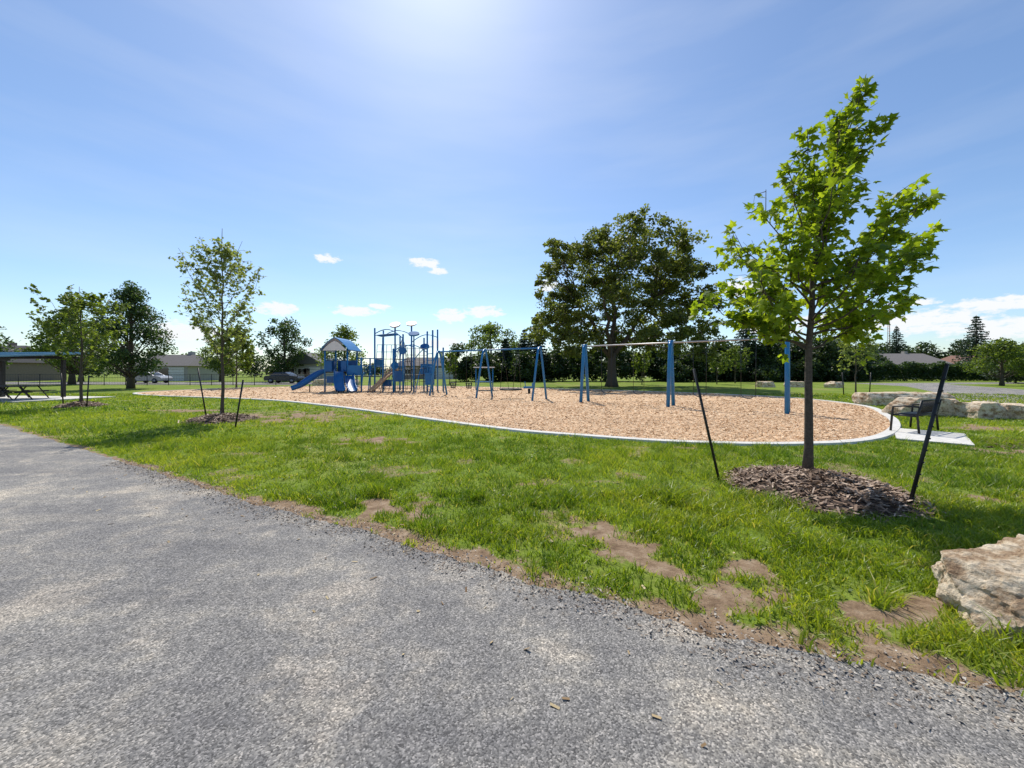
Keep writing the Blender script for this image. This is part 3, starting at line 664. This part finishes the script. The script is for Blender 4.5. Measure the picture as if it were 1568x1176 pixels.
g.box((-13.35,30.1,1.5),(1.75,1.85,.07),4);g.box((-11.95,30,1.2),(1.0,1.8,.06),4);g.box((-10.9,30,1.2),(1.0,1.8,.06),4);g.box((-8.6,30.3,1.7),(1.2,1.5,.06),4);g.box((-6.6,30.2,1.3),(1.0,1.2,.06),4)
for k in range(4): g.box((-13.35,31.3+k*.28,1.2-k*.3),(1.2,.28,.05),4)
g.obj('decks',mats,root)
g=MB()
q=np.linspace(-1,1,9);P=[(-13.35+1.1*a,z) for a,z in [(a,3.2+.95*(1-abs(a)**1.4)) for a in q]]
V=[(x,28.9,z) for x,z in P]+[(x,31.3,z) for x,z in P]+[(x,28.9,z-.06) for x,z in P]+[(x,31.3,z-.06) for x,z in P];k=np.arange(8)
g.add(V,np.concatenate([np.stack([k,k+1,k+10,k+9],1),np.stack([k+18,k+27,k+28,k+19],1),np.stack([k,k+18,k+19,k+1],1),np.stack([k+9,k+10,k+28,k+27],1)]),0)
V=[(-13.35+(x+13.35)*.8,28.93,3.14+(z-3.14)*.72) for x,z in P]+[(-13.35+(x+13.35)*.8,28.93,3.14) for x,z in P]
g.add(V,np.stack([k,k+1,k+10,k+9],1),5)
g.obj('roof',mats,root)
g=MB()
g.box((-13.9,29.14,1.95),(.5,.05,.8),1);g.box((-12.75,29.14,1.95),(.4,.05,.8),1);g.box((-14.26,30.1,2.0),(.05,1.6,.9),1);g.box((-11.95,29.1,1.65),(.95,.05,.75),0);g.box((-13.3,31.05,2.0),(1.5,.05,.9),1)
g.box((-13.3,29.14,.95),(1.5,.05,.5),1);g.box((-6.6,29.65,1.75),(.9,.05,.8),0);g.box((-9.35,28.95,.7),(.6,.05,.5),1)
for k in range(9): g.tube([(-11.3+k*.11,29.05,1.25),(-11.3+k*.11,29.05,2.0)],.015,0,4)
for k in range(8): g.tube([(-9.1+k*.13,29.5,1.75),(-9.1+k*.13,29.5,2.5)],.015,0,4)
g.tube([(-9.15,29.5,2.5),(-8.1,29.5,2.5)],.03,0,6)
g.tube([(-11.4,29.05,2.0),(-10.35,29.05,2.0)],.03,0,6)
def disc(c,r,th,tilt,mat,sq=1.):
    a=np.linspace(0,2*math.pi,17)[:-1];V=[]
    for s in(-th/2,th/2):
        for i in a:
            x,y,z=r*math.cos(i),r*sq*math.sin(i),s
            y2=y*math.cos(tilt)-z*math.sin(tilt);z2=y*math.sin(tilt)+z*math.cos(tilt);V.append((c[0]+x,c[1]+y2,c[2]+z2))
    g.add(V,[tuple(range(16)),tuple(range(31,15,-1))]+[(i,(i+1)%16,16+(i+1)%16,16+i) for i in range(16)],mat)
disc((-9.0,29.6,5.15),.40,.1,.6,3);disc((-8.1,31,5.4),.40,.1,.5,3);disc((-7.4,29,4.4),.42,.12,.7,0,.6);disc((-6.8,30,3.5),.36,.12,1.0,1,.7);disc((-8.9,29.2,2.0),.3,.08,1.4,0);disc((-8.1,28.5,3.1),.28,.08,1.5,1)
g.tube([(-7.4,29,3.6),(-7.4,29,4.35)],.05,0,6)
g.box((-10.35,29.9,2.2),(.06,1.6,.6),0);g.box((-6.2,29,1.0),(.7,.05,.9),0);g.box((-8.5,28.9,1.2),(.7,.06,.8),1)
g.obj('panels',mats,root)
def slide(P,wd,mat,wall=.2):
    P=np.array(P,float);t=np.linspace(0,1,14);s=np.linspace(0,1,len(P))
    Q=np.stack([np.interp(t,s,P[:,c]) for c in range(3)],1)
    for _ in range(2): Q[1:-1]=(Q[:-2]+Q[1:-1]*2+Q[2:])/4
    Tn=norm(np.gradient(Q,axis=0));Sd=norm(np.cross(Tn,[0,0,1.]));U=np.cross(Sd,Tn)
    pr=[(-.5,wall),(-.45,.06),(-.3,0),(.3,0),(.45,.06),(.5,wall),(.55,wall),(.5,-.02),(.3,-.06),(-.3,-.06),(-.5,-.02),(-.55,wall)]
    V=np.stack([Q+Sd*a*wd+U*b for a,b in pr],1).reshape(-1,3);m=len(pr)
    g.add(V,[(i*m+j,i*m+(j+1)%m,(i+1)*m+(j+1)%m,(i+1)*m+j) for i in range(13) for j in range(m)],mat,.5,True)
g=MB()
slide([(-14.2,29.9,1.55),(-14.7,29.5,1.4),(-15.2,28.9,.85),(-15.6,28.4,.4),(-16.1,28.1,.22)],.7,1,.28)
slide([(-13.1,29.1,1.55),(-12.9,28.6,1.35),(-12.5,27.7,.6),(-12.1,27.0,.25),(-11.9,26.7,.22)],.6,0,.22)
slide([(-12.3,29.0,1.25),(-12.0,28.4,1.1),(-11.6,27.6,.5),(-11.2,27.0,.2)],.6,1,.2)
slide([(-8.9,29.6,1.7),(-9.4,28.9,1.2),(-9.9,28.3,.5),(-10.2,27.9,.15)],.55,2,.12)
for x,y in((-15.2,28.9),(-12.5,27.7)): g.tube([(x,y,0),(x,y,.6)],.04,4,6)
g.obj('slides',mats,root)
g=MB()
def line(a,b,r=.016,m=4): g.tube([a,b],r,m,4,cap=False)
for k in range(7):
    t=k/6
    line((-10.3+t*2.2,28.8,.2),(-10.3+t*2.2,29.4,3.6),.02,0)
    line((-10.3,28.8+.1*k,.3+.55*k),(-8.1,28.8+.1*k,.3+.55*k),.02,0 if k%2 else 4)
for k in range(7):
    t=k/6;line((-8.1+t*1.6,28.6+t*.9,.2),(-8.1+t*1.6,28.6+t*.9,3.4),.018);line((-8.1,28.6,.3+.5*k),(-6.5,29.5,.3+.5*k),.018)
for k in range(6): line((-6.5,29.5,.4+.5*k),(-5.9,28.6,.4+.5*k),.025,0)
for k in range(8): line((-10.35,29+.2*k,4.3),(-9.0,29.6+.2*k,4.5),.02,0)
# rope pyramid between the tall posts
for k in range(6):
    a=k/6*2*math.pi;line((-8.6+1.3*math.cos(a),29.9+1.3*math.sin(a),.1),(-8.5,29.9,4.2),.018)
for h in (.9,1.7,2.5,3.3):
    r=1.3*(1-h/4.3)
    for k in range(6):
        a=k/6*2*math.pi;b=a+math.pi/3;line((-8.6+r*math.cos(a),29.9+r*math.sin(a),h),(-8.6+r*math.cos(b),29.9+r*math.sin(b),h),.018)
def arch(p,q,h,m=0,r=.035):
    p=np.array(p,float);q=np.array(q,float);t=np.linspace(0,1,11)[:,None]
    g.tube(p+(q-p)*t+np.array([0,0,h])*np.sin(t*math.pi),r,m,6)
arch((-10.35,29,4.4),(-8.1,28.6,4.0),.5);arch((-10.3,30.8,4.4),(-8.1,31,4.5),.4);arch((-8.1,31,3.9),(-6,31,4.3),.4);arch((-9,29.6,3),(-6.5,29.5,3),.6);arch((-7.4,29,2.4),(-5.9,28.6,3.4),.3)
arch((-11.1,28.3,0),(-11.1,29.1,1.2),.8);arch((-10.6,28.3,0),(-10.6,29.1,1.2),.8)
arch((-9.6,28.0,0),(-9.3,29.3,1.7),.6,2);arch((-7.0,27.9,0),(-6.6,29.3,2.0),.7,0)
arch((-5.9,28.6,2.2),(-5.4,30.2,3.0),.4);arch((-8.7,28.2,3.0),(-7.4,29,3.4),.3)
g.tube([(-14.2,29.2,2.5),(-12.5,29.2,2.5)],.03,0,6);g.tube([(-12.5,31,2.6),(-10.3,30.8,2.6)],.04,0,6)
g.obj('climbing_net',mats,root)
g=MB();g.box((-2.3,32,1.9),(1.7,1.3,.08),5)
for dx in(-.7,.7): g.tube([(-2.3+dx,32,0),(-2.3+dx,32,1.88)],.05,0,6)
g.box((-2.3,32,.7),(1.4,.8,.06),0);g.obj('play_shelter_table',mats)
g=MB();g.tube([(1.2,27,0),(1.2,27,.35)],.09,4,8);g.box((1.2,27,.45),(.8,.22,.14),0);g.tube([(.95,27,.5),(.9,27,.85)],.03,0,6);g.box((1.45,27,.6),(.1,.25,.3),0);g.obj('spring_rider',mats)

# ---------------------------------------------------------------- picnic shelter
root=empty('picnic_shelter');M_roofb=pmat('blue_grey_metal_roof',(.14,.28,.38),.4,.3,scale=3,var=.1,bump=0)
g=MB();DX=-3.6
for x in(-32.5,-29.6,-26.6,-23.0):
    for y in(19.7,22.8): g.box((x+DX,y,1.15),(.15,.15,2.2),0)
for y in(19.7,22.8): g.box((-27.8+DX,y,2.2 if y<20 else 2.4),(11.2,.13,.16),0)
g.obj('posts',[M_black],root)
g=MB();a=math.atan2(.35,4.4);g.box((-27.8+DX,21.25,2.5),(11.6,4.3,.08),0,0,.5,a)
for k in range(24): g.box((-33.4+DX+k*.48,21.25,2.56),(.04,4.3,.05),0,0,.5,a)
g.obj('roof',[M_roofb],root)
M_tbl=pmat('brown_recycled_board',(.06,.045,.035),.7,scale=6,var=.2,bump=.1)
for x,y in((-32.5,21),(-29.4,21.3),(-27,21.2),(-26.3,19.9)):
    g=MB()
    for k in range(4): g.box((x,y-.33+k*.22,.8),(1.7,.2,.04),0)
    for s in(-.75,.75): g.box((x,y+s,.5),(1.7,.26,.04),0)
    for s in(-.55,.55):
        g.tube([(x+s,y-.75,.08),(x+s,y-.25,.78)],.03,1,6);g.tube([(x+s,y+.75,.08),(x+s,y+.25,.78)],.03,1,6);g.tube([(x+s,y-.75,.46),(x+s,y+.75,.46)],.025,1,6)
    g.obj('picnic_table',[M_tbl,M_black])

g=MB()
for x in np.arange(-60,-19,2.4): g.tube([(x,43,0),(x,43,1.25)],.035,0,6)
for z in(1.22,.1): g.tube([(-60,43,z),(-19,43,z)],.022,0,5)
for x in np.arange(-60,-19,.3): g.tube([(x,43,.1),(x+.0,43,1.2)],.006,0,3,cap=False)
for z in np.arange(.3,1.2,.25): g.tube([(-60,43,z),(-19,43,z)],.005,0,3,cap=False)
g.obj('chain_link_fence',[M_black])

# ---------------------------------------------------------------- houses
def house(x,y,w,d,hw,hr,wallc,roofc,garage=True,rz=0,gable_front=False):
    root=empty('bungalow_house');g=MB();wm=pmat('house_wall',wallc,.85,scale=5,var=.12,bump=.1);rm=pmat('roof_shingle',roofc,.9,scale=9,var=.25,bump=.3)
    g.box((x,y,hw/2),(w,d,hw),0);g.obj('walls',[wm],root)
    g=MB();o=.45
    if gable_front:
        V=[(x-w/2-o,y-d/2-o,hw),(x+w/2+o,y-d/2-o,hw),(x,y-d/2-o,hw+hr),(x-w/2-o,y+d/2+o,hw),(x+w/2+o,y+d/2+o,hw),(x,y+d/2+o,hw+hr)]
    else:
        V=[(x-w/2-o,y-d/2-o,hw+.003),(x-w/2-o,y+d/2+o,hw+.003),(x-w/2+1.2,y,hw+hr),(x+w/2+o,y-d/2-o,hw+.003),(x+w/2+o,y+d/2+o,hw+.003),(x+w/2-1.2,y,hw+hr)]
    g.add(V,[(0,1,2),(3,5,4),(0,2,5,3),(1,4,5,2),(0,3,4,1)],0)
    g.box((x+w*.2,y+.5,hw+hr),(.7,.7,1.0),1);g.obj('roof',[rm,wm],root)
    g=MB();yf=y-d/2
    for fx in(([-.3,0]) if garage else [-.33,-.05,.3]):
        g.box((x+fx*w,yf-.02,1.5),(1.5,.08,1.1),1);g.box((x+fx*w,yf-.05,1.5),(1.3,.06,.9),0);g.box((x+fx*w,yf-.085,1.5),(.05,.03,.9),1)
    g.obj('windows',[M_glass,M_white],root)
    g=MB()
    if garage:
        g.box((x+w*.3,yf-.03,1.1),(w*.28,.08,2.15),0)
        for k in range(4): g.box((x+w*.3,yf-.075,.35+k*.5),(w*.27,.02,.03),1)
    g.box((x+w*.12,yf-.03,1.02),(.9,.1,2.0),1);g.obj('doors',[M_white,M_glass],root)
house(-55.5,64,9,7,2.4,1.9,(.40,.38,.35),(.13,.12,.115))
house(-84,62,14,9,2.9,2.8,(.22,.17,.14),(.085,.08,.08))
house(-33.8,66,6.5,8,2.7,2.0,(.4,.4,.39),(.12,.12,.12),True,0,True)
house(83,84,16,9,2.9,2.5,(.45,.40,.34),(.2,.18,.165),False)
house(99,82,13,9,2.7,2.2,(.34,.2,.15),(.26,.14,.10),False)
house(-17,80,12,8,2.6,1.8,(.3,.24,.2),(.12,.11,.10))

def car(x,y,col,rz=0):
    root=empty('parked_car');pm=pmat('car_paint',col,.25,.2,scale=2,var=.05,bump=0,spec=.6)
    sec=[(-2.2,.35),(-2.25,.7),(-2.1,.95),(-1.5,1.0),(-.95,1.42),(.4,1.45),(1.15,1.0),(2.0,.88),(2.2,.65),(2.2,.35)]
    g=MB();n=len(sec);V=[]
    for wy in(-.88,.88):
        for a,b in sec: V.append((a,wy*(1 if b<1.02 else .8),b))
    g.add(V,[tuple(range(n)),tuple(range(2*n-1,n-1,-1))]+[(i,(i+1)%n,n+(i+1)%n,n+i) for i in range(n)],0);g.obj('body',[pm],root)
    g=MB()
    for s in(-1,1):
        V=[(-1.35,s*.885,1.0),(-.92,s*.74,1.36),(.36,s*.74,1.38),(.98,s*.885,1.02)];g.add(V,[(0,1,2,3)],0)
    g.add([(-1.53,-.7,1.03),(-1.53,.7,1.03),(-.99,.62,1.41),(-.99,-.62,1.41)],[(0,1,2,3)],0);g.add([(1.16,-.7,1.02),(1.16,.7,1.02),(.44,.62,1.43),(.44,-.62,1.43)],[(0,1,2,3)],0)
    g.obj('windows',[M_glass],root)
    g=MB()
    for a in(-1.35,1.35):
        for s in(-.82,.82): g.tube([(a,s-.1,.33),(a,s+.1,.33)],.33,0,14)
    for a in(-1.35,1.35):
        for s in(-.93,.93): g.tube([(a,s-.01,.33),(a,s+.01,.33)],.18,1,12)
    g.obj('wheels',[M_black,M_galv],root)
    root.location=(x,y,.004);root.rotation_euler=(0,0,rz)
car(-47.5,50.5,(.45,.45,.46));car(-29.5,50,(.03,.035,.05))

g=MB();tx,ty=245,250;H=46
for k in range(3):
    a=k*2.094;g.tube([(tx+1.0*math.cos(a),ty+1.0*math.sin(a),0),(tx+.4*math.cos(a),ty+.4*math.sin(a),H)],.12,0,5)
for z in np.arange(1,H,1.6):
    for k in range(3):
        a=k*2.094;b=a+2.094;r1=1-.6*z/H;g.tube([(tx+r1*math.cos(a),ty+r1*math.sin(a),z),(tx+r1*math.cos(b),ty+r1*math.sin(b),min(H,z+1.6))],.05,0,4)
g.obj('radio_tower',[pmat('tower_steel',(.5,.3,.28),.6,scale=1,bump=0)])
g=MB();g.tube([(-60,60,0),(-60,60,9)],[.16,.11],0,8);g.box((-60,60,8.4),(2.2,.12,.12),0);g.obj('utility_pole',[M_bark])

# ---------------------------------------------------------------- world & sun
el=rad(53);azx,azy=-.215,1.0
L=math.hypot(azx,azy);S=Vector((azx/L*math.cos(el),azy/L*math.cos(el),math.sin(el)))
sl=bpy.data.lights.new('sun','SUN');sl.energy=5.0;sl.angle=rad(.5);sl.color=(1,.94,.85)
so=bpy.data.objects.new('sun',sl);so.rotation_euler=(-S).to_track_quat('-Z','Y').to_euler();so.location=(0,0,30);COL.objects.link(so)
w=bpy.data.worlds.new('World');scene.world=w;w.use_nodes=True;nt=w.node_tree;nt.nodes.clear()
out=N(nt,'ShaderNodeOutputWorld');bg=N(nt,'ShaderNodeBackground');bg.inputs[1].default_value=.135
sky=N(nt,'ShaderNodeTexSky',sky_type='NISHITA');sky.sun_disc=False;sky.sun_elevation=el;sky.sun_rotation=math.atan2(azx,azy);sky.air_density=1.0;sky.dust_density=.48;sky.ozone_density=2.0
tc=N(nt,'ShaderNodeTexCoord');sp=N(nt,'ShaderNodeSeparateXYZ');nt.links.new(tc.outputs['Generated'],sp.inputs[0])
def MA(op,a,b=None,c=None,clamp=False):
    n=N(nt,'ShaderNodeMath',operation=op);n.use_clamp=clamp
    for i,v in enumerate((a,b,c)):
        if v is None: continue
        if isinstance(v,(int,float)): n.inputs[i].default_value=v
        else: nt.links.new(v,n.inputs[i])
    return n.outputs[0]
az=MA('ARCTAN2',sp.outputs[0],sp.outputs[1]);elv=MA('ARCSINE',sp.outputs[2])
cmb=N(nt,'ShaderNodeCombineXYZ');nt.links.new(az,cmb.inputs[0]);nt.links.new(MA('MULTIPLY',elv,2.2),cmb.inputs[1])
n1=noiseN(nt,cmb.outputs[0],42,7,.62);nn=MA('MULTIPLY_ADD',n1.outputs['Fac'],4.4,-2.2)
cl=[(-9.1,8.0,2.4,1.0),(-4.3,8.7,3.0,.9),(-12.8,15.3,2.4,.7),(-10.8,14.3,1.4,.5),(-31.3,7.9,2.4,.9),(-25.7,14.8,1.5,.6),(-22.1,8.2,3,.7),(31.1,10.5,2.8,1.2),(5.4,12.4,1.5,1),(-10,4,2.5,.8),(-40.5,4.3,4,1.4),(47,5.0,5,1.2),(52,6.2,4,.7),(46.3,7.0,2,.4),(53,3.8,5,1.0),(34,5.5,4,1.2),(-19,9,1.6,.4),(38,6,3,.6)]
cur=None
for a,e,wa,we in cl:
    dx=MA('MULTIPLY',MA('SUBTRACT',az,rad(a)),1/rad(wa));dy=MA('MULTIPLY',MA('SUBTRACT',elv,rad(e)),1/rad(we))
    m=MA('SUBTRACT',1.15,MA('ADD',MA('MULTIPLY',dx,dx),MA('MULTIPLY',dy,dy)))
    cur=m if cur is None else MA('MAXIMUM',cur,m)
mask=MA('MULTIPLY',MA('ADD',cur,nn),1.3,None,True)
mask=MA('MULTIPLY',mask,MA('GREATER_THAN',sp.outputs[1],0))
mp=N(nt,'ShaderNodeMapping');mp.inputs['Scale'].default_value=(1.0,2.6,1);mp.inputs['Rotation'].default_value=(0,0,.35);nt.links.new(cmb.outputs[0],mp.inputs[0])
n2=noiseN(nt,mp.outputs[0],2.0,6,.5);veil=MA('MULTIPLY',MA('SUBTRACT',n2.outputs['Fac'],.42),.42,None,True)
mask2=MA('MAXIMUM',mask,veil)
gm=N(nt,'ShaderNodeMix',data_type='RGBA',blend_type='MULTIPLY');gm.inputs[0].default_value=1;nt.links.new(sky.outputs[0],gm.inputs[6]);gm.inputs[7].default_value=(.96,1.05,1.14,1)
mx=N(nt,'ShaderNodeMix',data_type='RGBA');nt.links.new(mask2,mx.inputs[0]);nt.links.new(gm.outputs[2],mx.inputs[6]);mx.inputs[7].default_value=(7.1,7.3,7.5,1)
nt.links.new(mx.outputs[2],bg.inputs[0]);nt.links.new(bg.outputs[0],out.inputs[0])

cd=bpy.data.cameras.new('camera');cd.sensor_width=36;cd.lens=13.52;cd.shift_y=-20/1568;cd.clip_end=6000;cd.clip_start=.05
co=bpy.data.objects.new('camera',cd);co.location=(0,0,1.6);co.rotation_euler=(rad(90),0,0);COL.objects.link(co);scene.camera=co
scene.view_settings.view_transform='Standard';scene.view_settings.look='None';scene.view_settings.exposure=0
